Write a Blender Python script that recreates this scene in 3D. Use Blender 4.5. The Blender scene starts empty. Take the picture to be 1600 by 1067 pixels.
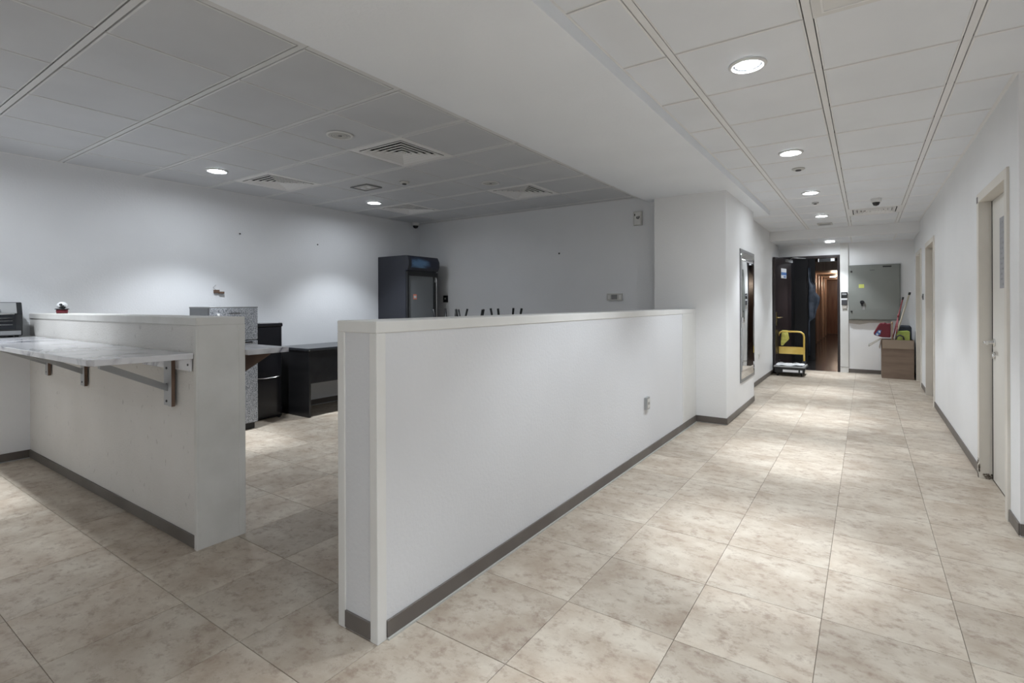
import bpy, bmesh, math, random
from mathutils import Vector, Matrix
random.seed(7)
C = bpy.context.scene.collection
sc = bpy.context.scene
PI = math.pi

# ------------------------------------------------------------------ camera, world, exposure
YAW = 0.5881943567852898
ROLL = -0.0038104
cd = bpy.data.cameras.new('camera'); cam = bpy.data.objects.new('camera', cd); C.objects.link(cam)
cd.sensor_width = 36.0; cd.sensor_fit = 'HORIZONTAL'
cd.lens = 799.1046 * 36.0 / 1600.0
cd.shift_x = -(820 - 800) / 1600.0
cd.shift_y = -(533.5 - 474.3) / 1600.0
cd.clip_start = 0.05
cam.matrix_world = (Matrix.Translation((0, 0, 1.27)) @ Matrix.Rotation(YAW, 4, 'Z')
                    @ Matrix.Rotation(PI / 2, 4, 'X') @ Matrix.Rotation(ROLL, 4, 'Z'))
sc.camera = cam
w = bpy.data.worlds.new('world'); sc.world = w; w.use_nodes = True
w.node_tree.nodes['Background'].inputs[0].default_value = (0.8, 0.85, 0.95, 1)
w.node_tree.nodes['Background'].inputs[1].default_value = 0.05
sc.view_settings.view_transform = 'Standard'
sc.view_settings.look = 'None'
sc.view_settings.gamma = 1.0
sc.view_settings.use_curve_mapping = False
sc.view_settings.exposure = 1.43
FLOOD_W = 32.5       # wide cone of each downlight
BEAM_W = 84.0        # narrow core of each downlight
LENS_E = 75.0        # glowing lens of each downlight
LAMP_COL = (0.89, 0.945, 1.0)

# ------------------------------------------------------------------ materials
def mat(name, col, rough=0.5, metal=0.0, spec=0.5):
    m = bpy.data.materials.new(name); m.use_nodes = True
    b = m.node_tree.nodes['Principled BSDF']
    b.inputs['Base Color'].default_value = (*col, 1)
    b.inputs['Roughness'].default_value = rough
    b.inputs['Metallic'].default_value = metal
    b.inputs['Specular IOR Level'].default_value = spec
    return m

def nodes(m):
    nt = m.node_tree
    return nt, nt.nodes, nt.links, nt.nodes['Principled BSDF']

def vary(m, c1, c2, scale=4.0, detail=6.0, lo=0.35, hi=0.65, bump=0.0, bscale=None, stretch=(1, 1, 1), rnd=False):
    """noise between two colours in object space, optional fine bump"""
    nt, N, L, B = nodes(m)
    tc = N.new('ShaderNodeTexCoord'); mp = N.new('ShaderNodeMapping')
    mp.inputs['Scale'].default_value = stretch
    L.new(tc.outputs['Object'], mp.inputs['Vector'])
    src = mp.outputs['Vector']
    if rnd:
        oi = N.new('ShaderNodeObjectInfo'); mul = N.new('ShaderNodeMath'); mul.operation = 'MULTIPLY'
        mul.inputs[1].default_value = 91.7
        L.new(oi.outputs['Random'], mul.inputs[0]); ad = N.new('ShaderNodeVectorMath'); ad.operation = 'ADD'
        L.new(src, ad.inputs[0]); L.new(mul.outputs[0], ad.inputs[1]); src = ad.outputs[0]
    n = N.new('ShaderNodeTexNoise'); n.inputs['Scale'].default_value = scale; n.inputs['Detail'].default_value = detail
    L.new(src, n.inputs['Vector'])
    r = N.new('ShaderNodeValToRGB'); r.color_ramp.elements[0].position = lo; r.color_ramp.elements[1].position = hi
    r.color_ramp.elements[0].color = (*c1, 1); r.color_ramp.elements[1].color = (*c2, 1)
    L.new(n.outputs['Fac'], r.inputs['Fac']); L.new(r.outputs['Color'], B.inputs['Base Color'])
    if bump:
        n2 = N.new('ShaderNodeTexNoise'); n2.inputs['Scale'].default_value = bscale or scale * 8
        L.new(src, n2.inputs['Vector'])
        bp = N.new('ShaderNodeBump'); bp.inputs['Strength'].default_value = bump; bp.inputs['Distance'].default_value = 0.01
        L.new(n2.outputs['Fac'], bp.inputs['Height']); L.new(bp.outputs['Normal'], B.inputs['Normal'])
    return m

M = {}
M['paint'] = vary(mat('wall_paint', (0.7, 0.7, 0.7), 0.6, spec=0.25), (0.79, 0.795, 0.80), (0.82, 0.825, 0.83), 1.5, 3, bump=0.12, bscale=60)
M['paint_room'] = vary(mat('room_wall_paint', (0.6, 0.6, 0.6), 0.6, spec=0.25), (.77, .785, .81), (.81, .825, .85), 1.2, 3, bump=0.12, bscale=60)
M['paint_part'] = vary(mat('partition_paint', (.7, .7, .7), .6, spec=.25), (.66, .67, .69), (.70, .71, .73), 1.2, 3, bump=0.12, bscale=60)
M['paint_worn'] = mat('worn_wall_paint', (0.6, 0.58, 0.56), 0.65, spec=0.2)
def worn(m, base, base2):
    nt, N, L, B = nodes(m)
    tc = N.new('ShaderNodeTexCoord')
    a = N.new('ShaderNodeTexNoise'); a.inputs['Scale'].default_value = 2.0; a.inputs['Detail'].default_value = 5
    L.new(tc.outputs['Object'], a.inputs['Vector'])
    r = N.new('ShaderNodeValToRGB'); r.color_ramp.elements[0].color = (*base, 1); r.color_ramp.elements[1].color = (*base2, 1)
    r.color_ramp.elements[0].position = .3; r.color_ramp.elements[1].position = .7
    L.new(a.outputs['Fac'], r.inputs['Fac'])
    mp = N.new('ShaderNodeMapping'); mp.inputs['Scale'].default_value = (1.0, 1.0, .45)
    L.new(tc.outputs['Object'], mp.inputs['Vector'])
    s = N.new('ShaderNodeTexNoise'); s.inputs['Scale'].default_value = 38; s.inputs['Detail'].default_value = 3
    L.new(mp.outputs['Vector'], s.inputs['Vector'])
    sr = N.new('ShaderNodeValToRGB'); sr.color_ramp.elements[0].position = .66; sr.color_ramp.elements[1].position = .78
    sr.color_ramp.elements[0].color = (0, 0, 0, 1); sr.color_ramp.elements[1].color = (.55, .55, .55, 1)
    L.new(s.outputs['Fac'], sr.inputs['Fac'])
    mx = N.new('ShaderNodeMix'); mx.data_type = 'RGBA'
    L.new(sr.outputs['Color'], mx.inputs['Factor']); L.new(r.outputs['Color'], mx.inputs['A'])
    mx.inputs['B'].default_value = (.25, .23, .21, 1)
    L.new(mx.outputs['Result'], B.inputs['Base Color'])
    bp = N.new('ShaderNodeBump'); bp.inputs['Strength'].default_value = .25; bp.inputs['Distance'].default_value = .01
    n2 = N.new('ShaderNodeTexNoise'); n2.inputs['Scale'].default_value = 90; L.new(tc.outputs['Object'], n2.inputs['Vector'])
    L.new(n2.outputs['Fac'], bp.inputs['Height']); L.new(bp.outputs['Normal'], B.inputs['Normal'])
worn(M['paint_worn'], (.67, .655, .625), (.74, .725, .70))
M['trim'] = vary(mat('white_trim', (.7, .7, .68), .45, spec=.35), (.69, .69, .67), (.74, .74, .725), 3, 4)
M['trim_worn'] = vary(mat('worn_trim', (.6, .6, .57), .5, spec=.3), (.64, .635, .605), (.72, .715, .69), 5, 6)
M['frame_paint'] = vary(mat('door_frame_paint', (.6, .58, .52), .45, spec=.35), (.66, .625, .565), (.73, .695, .635), 2.5, 5)
M['door_paint'] = vary(mat('door_paint', (.65, .63, .57), .4, spec=.4), (.66, .64, .595), (.71, .69, .645), 1.5, 4)
M['door_tan'] = vary(mat('tan_door', (.32, .27, .22), .45), (.30, .26, .22), (.36, .31, .26), 3, 5, stretch=(1, 1, .2))
M['base'] = vary(mat('baseboard_vinyl', (.15, .135, .12), .45), (.115, .10, .09), (.15, .135, .122), 3, 4)
M['seal'] = mat('pale_sealant', (.5, .5, .47), .5)
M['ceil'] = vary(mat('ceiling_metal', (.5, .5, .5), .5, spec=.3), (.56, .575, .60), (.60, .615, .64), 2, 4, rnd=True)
M['runner'] = mat('ceiling_runner', (.82, .82, .82), .45, spec=.35)
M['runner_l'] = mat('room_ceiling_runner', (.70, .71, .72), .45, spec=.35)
M['soffit'] = vary(mat('soffit_paint', (.85, .86, .88), .6, spec=.25), (.84, .875, .92), (.87, .905, .95), 1.5, 3, bump=.1, bscale=60)
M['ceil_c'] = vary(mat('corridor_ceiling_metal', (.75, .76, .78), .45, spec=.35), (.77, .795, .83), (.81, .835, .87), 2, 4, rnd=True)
M['void'] = mat('dark_void', (.02, .02, .02), .95, spec=.1)
M['slab'] = mat('slab_grey', (.12, .11, .10), .9)
M['grout'] = mat('tile_joint', (.15, .125, .10), .85)
M['white_pl'] = mat('white_plastic', (.72, .72, .71), .35)
M['offwhite'] = mat('off_white_plastic', (.55, .55, .53), .4)
M['black_pl'] = mat('black_plastic', (.012, .013, .015), .4)
M['black_gl'] = mat('black_gloss', (.012, .012, .015), .12)
M['dkgrey'] = mat('dark_grey', (.06, .06, .065), .45)
M['grey'] = mat('mid_grey', (.22, .225, .23), .4)
M['steel'] = mat('brushed_steel', (.55, .55, .55), .28, 1.0)
M['steel_dull'] = mat('dull_steel', (.42, .43, .44), .45, .7)
M['bracket'] = mat('galvanised_bracket', (.42, .43, .44), .45, .25)
M['mirror'] = mat('polished_steel', (.62, .63, .65), .03, 1.0)
M['chrome'] = mat('chrome', (.8, .8, .8), .1, 1.0)
M['brass'] = mat('brass', (.75, .62, .34), .25, 1.0)
M['rust'] = vary(mat('brown_primer', (.13, .08, .055), .6), (.10, .06, .045), (.17, .105, .07), 9, 4)
M['red'] = mat('red', (.16, .012, .025), .5)
M['yellow'] = vary(mat('yellow_paint', (.75, .5, .07), .35), (.74, .50, .10), (.82, .60, .16), 8, 3)
M['yrag'] = vary(mat('yellow_cloth', (.75, .7, .15), .85), (.55, .52, .10), (.80, .76, .22), 22, 4, bump=.4)
M['lime'] = vary(mat('lime_green', (.38, .55, .07), .5), (.26, .34, .06), (.37, .44, .10), 9, 3)
M['navy'] = vary(mat('navy_cloth', (.02, .025, .04), .7), (.015, .02, .03), (.04, .045, .06), 9, 3)
M['rubber'] = mat('rubber', (.02, .02, .02), .7)
M['card'] = vary(mat('cardboard', (.25, .18, .13), .8), (.215, .155, .12), (.265, .20, .155), 3, 6, stretch=(1, 1, 5))
M['card_in'] = mat('cardboard_inner', (.30, .235, .18), .85)
M['panel_grey'] = vary(mat('grey_enamel', (.2, .21, .195), .4), (.185, .195, .18), (.215, .225, .21), 1.2, 4)
M['desk'] = vary(mat('black_laminate', (.018, .018, .02), .3), (.014, .014, .016), (.024, .024, .026), 3, 6, stretch=(.3, 3, 3))
M['desk_top'] = mat('desk_top_laminate', (.045, .048, .055), .22)
M['cooler'] = mat('navy_enamel', (.022, .024, .034), .35)
M['toaster_glass'] = mat('oven_glass', (.012, .014, .018), .25, spec=.3)
M['silver'] = mat('silver_plastic', (.45, .46, .47), .3, .5)
M['wood'] = vary(mat('reddish_wood', (.35, .17, .1), .35), (.22, .11, .075), (.33, .18, .12), 2.5, 7, stretch=(5, 5, .5))
M['wood_pale'] = vary(mat('pale_wood', (.5, .33, .22), .4), (.42, .28, .20), (.52, .36, .27), 2.5, 7, stretch=(5, 5, .5))
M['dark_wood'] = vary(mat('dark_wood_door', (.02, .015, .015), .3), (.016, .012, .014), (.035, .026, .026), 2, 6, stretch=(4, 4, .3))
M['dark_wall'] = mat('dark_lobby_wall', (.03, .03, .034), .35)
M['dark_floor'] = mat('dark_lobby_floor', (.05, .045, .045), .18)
M['sheet'] = vary(mat('blue_grey_sheet', (.08, .10, .14), .4), (.10, .125, .17), (.20, .24, .31), 8, 5)
M['mop_cream'] = mat('cream_pole', (.5, .45, .35), .5)
M['mop_red'] = mat('red_pole', (.25, .04, .05), .45)
M['mop_wood'] = mat('wooden_pole', (.33, .22, .14), .6)
M['paper'] = mat('paper', (.33, .33, .35), .7)
M['sticker_y'] = mat('yellow_sticker', (.45, .48, .12), .6)
M['sticker_o'] = mat('orange_sticker', (.75, .25, .17), .6)
M['sticker_b'] = mat('blue_sign', (.07, .18, .45), .5)
M['white_print'] = mat('white_print', (.75, .76, .78), .5)
M['plinth'] = mat('pale_beige_ledge', (.45, .42, .38), .6)
M['stain'] = vary(mat('stained_jamb', (.12, .10, .08), .8), (.05, .04, .03), (.28, .24, .19), 26, 5)
M['silverbag'] = mat('clear_pane', (.3, .32, .33), .1)

def emis(name, col, e):
    m = bpy.data.materials.new(name); m.use_nodes = True
    nt, N, L, B = nodes(m); B.inputs['Base Color'].default_value = (*col, 1)
    B.inputs['Emission Color'].default_value = (*col, 1); B.inputs['Emission Strength'].default_value = e
    return m
M['lens'] = emis('lamp_lens', LAMP_COL, LENS_E)
M['lens_warm'] = emis('warm_lamp_lens', (1.0, .85, .68), 18.0)

# silver speckled refrigerator skin
def speckle():
    m = mat('speckled_silver', (.4, .42, .45), .35, .3)
    nt, N, L, B = nodes(m); tc = N.new('ShaderNodeTexCoord')
    n = N.new('ShaderNodeTexNoise'); n.inputs['Scale'].default_value = 120; n.inputs['Detail'].default_value = 2
    L.new(tc.outputs['Object'], n.inputs['Vector']); r = N.new('ShaderNodeValToRGB')
    r.color_ramp.elements[0].position = .42; r.color_ramp.elements[1].position = .58
    r.color_ramp.elements[0].color = (.20, .215, .24, 1); r.color_ramp.elements[1].color = (.55, .57, .61, 1)
    L.new(n.outputs['Fac'], r.inputs['Fac']); L.new(r.outputs['Color'], B.inputs['Base Color'])
    return m
M['speckle'] = speckle()
M['fridge_side'] = mat('fridge_side_grey', (.16, .17, .185), .4)

# marble worktop
def marble():
    m = mat('white_marble', (.7, .7, .7), .13, spec=.6)
    nt, N, L, B = nodes(m); tc = N.new('ShaderNodeTexCoord')
    a = N.new('ShaderNodeTexNoise'); a.inputs['Scale'].default_value = 2.2; a.inputs['Detail'].default_value = 8; a.inputs['Distortion'].default_value = 1.6
    L.new(tc.outputs['Object'], a.inputs['Vector'])
    s = N.new('ShaderNodeMath'); s.operation = 'SUBTRACT'; s.inputs[1].default_value = .5; L.new(a.outputs['Fac'], s.inputs[0])
    ab = N.new('ShaderNodeMath'); ab.operation = 'ABSOLUTE'; L.new(s.outputs[0], ab.inputs[0])
    r = N.new('ShaderNodeValToRGB'); e = r.color_ramp.elements
    e[0].position = 0; e[0].color = (.12, .12, .15, 1); e[1].position = .07; e[1].color = (.68, .68, .70, 1)
    x = e.new(.02); x.color = (.34, .34, .38, 1)
    L.new(ab.outputs[0], r.inputs['Fac'])
    b = N.new('ShaderNodeTexNoise'); b.inputs['Scale'].default_value = 3; L.new(tc.outputs['Object'], b.inputs['Vector'])
    rb = N.new('ShaderNodeValToRGB'); rb.color_ramp.elements[0].position = .45; rb.color_ramp.elements[1].position = .6
    L.new(b.outputs['Fac'], rb.inputs['Fac'])
    mx = N.new('ShaderNodeMix'); mx.data_type = 'RGBA'; L.new(rb.outputs['Color'], mx.inputs['Factor'])
    mx.inputs['A'].default_value = (.70, .70, .72, 1); L.new(r.outputs['Color'], mx.inputs['B'])
    L.new(mx.outputs['Result'], B.inputs['Base Color'])
    return m
M['marble'] = marble()

# stone-look floor tile, every tile its own cut of the pattern
def tile_mat():
    m = mat('floor_tile', (.5, .45, .38), .48, spec=.35)
    nt, N, L, B = nodes(m); tc = N.new('ShaderNodeTexCoord'); oi = N.new('ShaderNodeObjectInfo')
    mul = N.new('ShaderNodeMath'); mul.operation = 'MULTIPLY'; mul.inputs[1].default_value = 137.0
    L.new(oi.outputs['Random'], mul.inputs[0])
    ad = N.new('ShaderNodeVectorMath'); ad.operation = 'ADD'; L.new(tc.outputs['Object'], ad.inputs[0]); L.new(mul.outputs[0], ad.inputs[1])
    mp = N.new('ShaderNodeMapping'); mp.inputs['Scale'].default_value = (.95, 1.2, 1); L.new(ad.outputs[0], mp.inputs['Vector'])
    def noise(scale, det, lo, hi, rough=.55):
        n = N.new('ShaderNodeTexNoise'); n.inputs['Scale'].default_value = scale; n.inputs['Detail'].default_value = det
        n.inputs['Roughness'].default_value = rough
        L.new(mp.outputs['Vector'], n.inputs['Vector']); r = N.new('ShaderNodeMapRange')
        r.inputs['From Min'].default_value = lo; r.inputs['From Max'].default_value = hi
        L.new(n.outputs['Fac'], r.inputs['Value']); return r.outputs[0]
    def mix(f, a, b):
        x = N.new('ShaderNodeMix'); x.data_type = 'RGBA'
        if hasattr(f, 'links') or hasattr(f, 'is_linked'): L.new(f, x.inputs['Factor'])
        else: x.inputs['Factor'].default_value = f
        for s, v in (('A', a), ('B', b)):
            if isinstance(v, tuple): x.inputs[s].default_value = (*v, 1)
            else: L.new(v, x.inputs[s])
        return x.outputs['Result']
    big = noise(4.5, 8, .36, .66, .62)
    c = mix(big, (.575, .515, .43), (.41, .335, .26))
    med = noise(17, 9, .50, .68, .74)
    md = N.new('ShaderNodeMath'); md.operation = 'MULTIPLY'; L.new(med, md.inputs[0]); md.inputs[1].default_value = .75
    c = mix(md.outputs[0], c, (.27, .195, .145))
    pit = noise(42, 5, .64, .74)
    pm = N.new('ShaderNodeMath'); pm.operation = 'MULTIPLY'; L.new(pit, pm.inputs[0]); pm.inputs[1].default_value = .5
    c = mix(pm.outputs[0], c, (.20, .15, .115))
    # tile to tile tone
    wn = N.new('ShaderNodeTexWhiteNoise'); wn.noise_dimensions = '1D'; L.new(mul.outputs[0], wn.inputs['W'])
    mr = N.new('ShaderNodeMapRange'); mr.inputs['To Min'].default_value = .88; mr.inputs['To Max'].default_value = 1.07
    L.new(wn.outputs['Value'], mr.inputs['Value'])
    hs = N.new('ShaderNodeHueSaturation'); L.new(c, hs.inputs['Color']); L.new(mr.outputs[0], hs.inputs['Value'])
    hs.inputs['Saturation'].default_value = .97
    L.new(hs.outputs['Color'], B.inputs['Base Color'])
    bp = N.new('ShaderNodeBump'); bp.inputs['Strength'].default_value = .15; bp.inputs['Distance'].default_value = .004
    L.new(med, bp.inputs['Height']); L.new(bp.outputs['Normal'], B.inputs['Normal'])
    return m
M['tile'] = tile_mat()

def cooler_print():
    """printed header: dark blue with a pale blue cloudy splash"""
    m = mat('cooler_header_print', (.03, .04, .08), .3)
    nt, N, L, B = nodes(m); tc = N.new('ShaderNodeTexCoord'); mp = N.new('ShaderNodeMapping')
    mp.inputs['Scale'].default_value = (1, 4.0, 9.5); mp.inputs['Location'].default_value = (0, .45, 0)
    L.new(tc.outputs['Object'], mp.inputs['Vector'])
    n = N.new('ShaderNodeTexNoise'); n.inputs['Scale'].default_value = 2.0; n.inputs['Detail'].default_value = 3
    L.new(mp.outputs['Vector'], n.inputs['Vector'])
    g = N.new('ShaderNodeTexGradient'); g.gradient_type = 'SPHERICAL'; L.new(mp.outputs['Vector'], g.inputs['Vector'])
    a = N.new('ShaderNodeMath'); a.operation = 'MULTIPLY'; L.new(g.outputs['Fac'], a.inputs[0]); L.new(n.outputs['Fac'], a.inputs[1])
    r = N.new('ShaderNodeValToRGB'); r.color_ramp.elements[0].position = .05; r.color_ramp.elements[1].position = .3
    r.color_ramp.elements[0].color = (.02, .023, .045, 1); r.color_ramp.elements[1].color = (.12, .24, .42, 1)
    L.new(a.outputs[0], r.inputs['Fac']); L.new(r.outputs['Color'], B.inputs['Base Color'])
    return m
M['header'] = cooler_print()

def glass(name, tint, mixf=.55, rough=.05):
    m = bpy.data.materials.new(name); m.use_nodes = True
    nt, N, L, B = nodes(m); out = N['Material Output']
    t = N.new('ShaderNodeBsdfTransparent'); t.inputs[0].default_value = (*tint, 1)
    B.inputs['Base Color'].default_value = (.35, .37, .39, 1); B.inputs['Roughness'].default_value = rough
    mx = N.new('ShaderNodeMixShader'); mx.inputs[0].default_value = mixf
    L.new(t.outputs[0], mx.inputs[1]); L.new(B.outputs[0], mx.inputs[2]); L.new(mx.outputs[0], out.inputs['Surface'])
    return m
M['glass'] = glass('cooler_glass', (.8, .85, .88))

# ------------------------------------------------------------------ mesh helpers
class MB:
    def __init__(s): s.bm = bmesh.new()
    def box(s, a, b, mi=0):
        x0, y0, z0 = (min(a[i], b[i]) for i in range(3)); x1, y1, z1 = (max(a[i], b[i]) for i in range(3))
        v = [s.bm.verts.new(p) for p in ((x0,y0,z0),(x1,y0,z0),(x1,y1,z0),(x0,y1,z0),(x0,y0,z1),(x1,y0,z1),(x1,y1,z1),(x0,y1,z1))]
        for q in ((0,3,2,1),(4,5,6,7),(0,1,5,4),(1,2,6,5),(2,3,7,6),(3,0,4,7)):
            f = s.bm.faces.new([v[i] for i in q]); f.material_index = mi
        return s
    def prism(s, pts, axis, a, b):
        """polygon (2D) extruded along axis from a to b"""
        def P(u, v, t): return {0: (t, u, v), 1: (u, t, v), 2: (u, v, t)}[axis]
        A = [s.bm.verts.new(P(u, v, a)) for u, v in pts]; B = [s.bm.verts.new(P(u, v, b)) for u, v in pts]
        n = len(pts); s.bm.faces.new(A[::-1]); s.bm.faces.new(B)
        for i in range(n): s.bm.faces.new((A[i], A[(i+1) % n], B[(i+1) % n], B[i]))
        return s
    def tube(s, pts, r, n=10, cap=True):
        pts = [Vector(p) for p in pts]; rings = []
        rr = r if isinstance(r, (list, tuple)) else [r] * len(pts)
        up = None
        for i, p in enumerate(pts):
            if i == 0: t = pts[1] - p
            elif i == len(pts) - 1: t = p - pts[i-1]
            else: t = (pts[i+1] - p).normalized() + (p - pts[i-1]).normalized()
            t.normalize()
            if up is None: up = Vector((0, 0, 1)) if abs(t.z) < .9 else Vector((1, 0, 0))
            a = t.cross(up).normalized(); b = t.cross(a).normalized(); up = -b if False else a.cross(t).normalized()
            rings.append([s.bm.verts.new(p + a * math.cos(2*PI*k/n) * rr[i] + up * math.sin(2*PI*k/n) * rr[i]) for k in range(n)])
        for A, B in zip(rings, rings[1:]):
            for k in range(n):
                f = s.bm.faces.new((A[k], A[(k+1) % n], B[(k+1) % n], B[k])); f.smooth = True
        if cap: s.bm.faces.new(rings[0][::-1]); s.bm.faces.new(rings[-1])
        return s
    def lathe(s, prof, n=32, c=(0, 0, 0), smooth=True):
        rings = []
        for r, z in prof:
            if r < 1e-6: rings.append([s.bm.verts.new((c[0], c[1], c[2] + z))])
            else: rings.append([s.bm.verts.new((c[0] + r * math.cos(2*PI*k/n), c[1] + r * math.sin(2*PI*k/n), c[2] + z)) for k in range(n)])
        for A, B in zip(rings, rings[1:]):
            for k in range(n):
                q = (A[k % len(A)], A[(k+1) % len(A)], B[(k+1) % len(B)], B[k % len(B)])
                q = list(dict.fromkeys(q))
                if len(q) > 2:
                    f = s.bm.faces.new(q); f.smooth = smooth
        return s
    def cyl(s, a, b, r, n=20): return s.tube([a, b], r, n)
    def ball(s, c, r, sub=2, sc=(1, 1, 1)):
        g = bmesh.ops.create_icosphere(s.bm, subdivisions=sub, radius=r)
        for v in g['verts']: v.co = Vector((v.co.x*sc[0], v.co.y*sc[1], v.co.z*sc[2])) + Vector(c)
        for v in g['verts']:
            for f in v.link_faces: f.smooth = True
        return s
    def build(s, name, m, parent=None, bevel=0, seg=2, loc=None):
        me = bpy.data.meshes.new(name); bmesh.ops.recalc_face_normals(s.bm, faces=s.bm.faces[:])
        s.bm.to_mesh(me); s.bm.free()
        for q in (m if isinstance(m, (list, tuple)) else [m]): me.materials.append(q)
        o = bpy.data.objects.new(name, me); C.objects.link(o)
        if loc is not None: o.location = loc
        if parent is not None:
            o.parent = parent
            if loc is None:
                # parts are modelled in world coordinates: shift to the parent's frame
                o.matrix_parent_inverse = mw(parent).inverted()
        if bevel:
            b = o.modifiers.new('bevel', 'BEVEL'); b.width = bevel; b.segments = seg; b.limit_method = 'ANGLE'; b.angle_limit = .7
        return o
def mw(o):
    m = o.matrix_basis.copy()
    if o.parent: m = mw(o.parent) @ o.matrix_parent_inverse @ m
    return m
def B(a, b): return MB().box(a, b)
def tag(o, label, cat, group=None, kind=None):
    o['label'] = label; o['category'] = cat
    if group: o['group'] = group
    if kind: o['kind'] = kind
    return o
def thing(name, loc, label, cat, group=None, rz=0):
    o = bpy.data.objects.new(name, None); C.objects.link(o); o.location = loc; o.rotation_euler = (0, 0, rz)
    return tag(o, label, cat, group)
def struct(mb, name, m, bevel=0, label=None, parent=None):
    o = mb.build(name, m, parent, bevel)
    if parent is None: o['kind'] = 'structure'
    return o
def copy_tree(o, parent=None):
    c = o.copy(); C.objects.link(c)
    if parent is not None: c.parent = parent
    for ch in list(o.children): copy_tree(ch, c)
    return c

# ------------------------------------------------------------------ layout constants (metres)
XR = 0.69; XL = -5.80; YB = 5.74; YF = 10.95; XC = -1.40
HC = 2.51; HB = 2.44
X_HW0, X_HW1 = -1.744, -1.512
YS = -2.6; XE = 2.6

# ------------------------------------------------------------------ floor
floor = struct(B((-6.0, YS - .2, -.12), (XE + .2, 11.02, -.0035)), 'floor', M['grout'])
P = .4545; X0 = -.1525; Y0 = 1.459
def tile_mesh(name, sx, sy, h=.0035):
    mb = MB(); g = .0011; bv = .0009
    x, y = sx/2 - g, sy/2 - g
    lo = [mb.bm.verts.new((a*x, b*y, -h)) for a, b in ((-1,-1),(1,-1),(1,1),(-1,1))]
    mi = [mb.bm.verts.new((a*x, b*y, -bv)) for a, b in ((-1,-1),(1,-1),(1,1),(-1,1))]
    hi = [mb.bm.verts.new((a*(x-bv), b*(y-bv), 0)) for a, b in ((-1,-1),(1,-1),(1,1),(-1,1))]
    mb.bm.faces.new(hi)
    for k in range(4):
        j = (k+1) % 4
        mb.bm.faces.new((lo[k], lo[j], mi[j], mi[k])); mb.bm.faces.new((mi[k], mi[j], hi[j], hi[k]))
    me = bpy.data.meshes.new(name); bmesh.ops.recalc_face_normals(mb.bm, faces=mb.bm.faces[:]); mb.bm.to_mesh(me); mb.bm.free()
    me.materials.append(M['tile']); return me
TM = {}
def put_tile(x0, x1, y0, y1):
    k = (round(x1-x0, 3), round(y1-y0, 3))
    if k not in TM: TM[k] = tile_mesh('tile', *k)
    o = bpy.data.objects.new('tile', TM[k]); C.objects.link(o); o.parent = floor
    o.location = ((x0+x1)/2, (y0+y1)/2, 0)
def inside(x, y):
    if x < XL or y > YF: return False
    if y > YB and x < XC: return False
    if y > 3.9 and x > XR: return False
    return True
far = MB(); ntile = 0
ix0 = int(math.floor((XL - X0)/P)); ix1 = int(math.ceil((XE - X0)/P))
iy0 = int(math.floor((YS - Y0)/P)); iy1 = int(math.ceil((YF - Y0)/P))
for i in range(ix0, ix1):
    for j in range(iy0, iy1):
        xa, xb = X0 + i*P, X0 + (i+1)*P; ya, yb = Y0 + j*P, Y0 + (j+1)*P
        if not inside((xa+xb)/2, (ya+yb)/2): 
            if not (ya < YF < yb or xa < XL < xb or xa < XR < xb or xa < XC < xb): continue
        xa = max(xa, XL); xb = min(xb, XE); yb = min(yb, YF)
        if ya > 3.9: xb = min(xb, XR+.06)
        if ya > YB: xa = max(xa, XC)
        if xb - xa < .02 or yb - ya < .02: continue
        if ya >= 0.0 and xa < 1.0 and ya < 8.2: put_tile(xa, xb, ya, yb); ntile += 1
        else:
            g = .0014; far.box((xa+g, ya+g, -.0035), (xb-g, yb-g, 0))
fo = far.build('distant_tiles', M['tile'], floor); fo['kind'] = 'stuff'

# ------------------------------------------------------------------ walls
struct(B((XL-.15, YS-.15, 0), (XL, YB+.15, 2.62)), 'wall_left', M['paint_room'])
struct(B((XL, YB, 0), (-1.97, YB+.15, 2.62)), 'wall_back', M['paint_room'])
col = struct(B((-1.97, 5.57, 0), (-1.205, 7.13, 2.46)), 'wall_column', M['paint'], .003)
struct(B((-1.97, 7.13, 0), (XC, YF+.1, 2.62)), 'wall_corridor_left', M['paint'])
# corridor right wall with its three door openings
DOORS = [(4.05, 4.90, 2.00), (7.90, 8.84, 2.02), (9.64, 10.44, 2.02)]
wr = MB(); y = 3.95
for a, b, h in DOORS:
    wr.box((XR, y, 0), (XR+.2, a, 2.62)); wr.box((XR, a, h), (XR+.2, b, 2.62)); y = b
wr.box((XR, y, 0), (XR+.2, YF+.1, 2.62))
struct(wr, 'wall_right', M['paint'])
struct(B((XR, 3.78, 0), (XE+.15, 3.95, 2.62)), 'wall_right_return', M['paint'])
struct(B((XE, YS-.15, 0), (XE+.15, 3.78, 2.62)), 'wall_east', M['paint'])
struct(B((XL, YS-.15, 0), (XE, YS, 2.62)), 'wall_south', M['paint'])
# far wall round the dark doorway
DX0, DX1, DH = -1.385, -.392, 2.14
wf = MB()
wf.box((DX0, YF, DH), (DX1, YF+.14, 2.62)); wf.box((DX1, YF, 0), (XR+.2, YF+.14, 2.62)); wf.box((XC-.2, YF, 0), (DX0, YF+.14, 2.62))
struct(wf, 'wall_far', M['paint'])
tp = struct(B((-.390, YF-.03, 0), (-.262, YF+.01, 2.34)), 'trim_1', M['trim'], .003)     # pilaster beside the doorway
B((-.390, YF-.034, .10), (-.262, YF-.028, .104)).build('joint', M['dkgrey'], tp)

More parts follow.
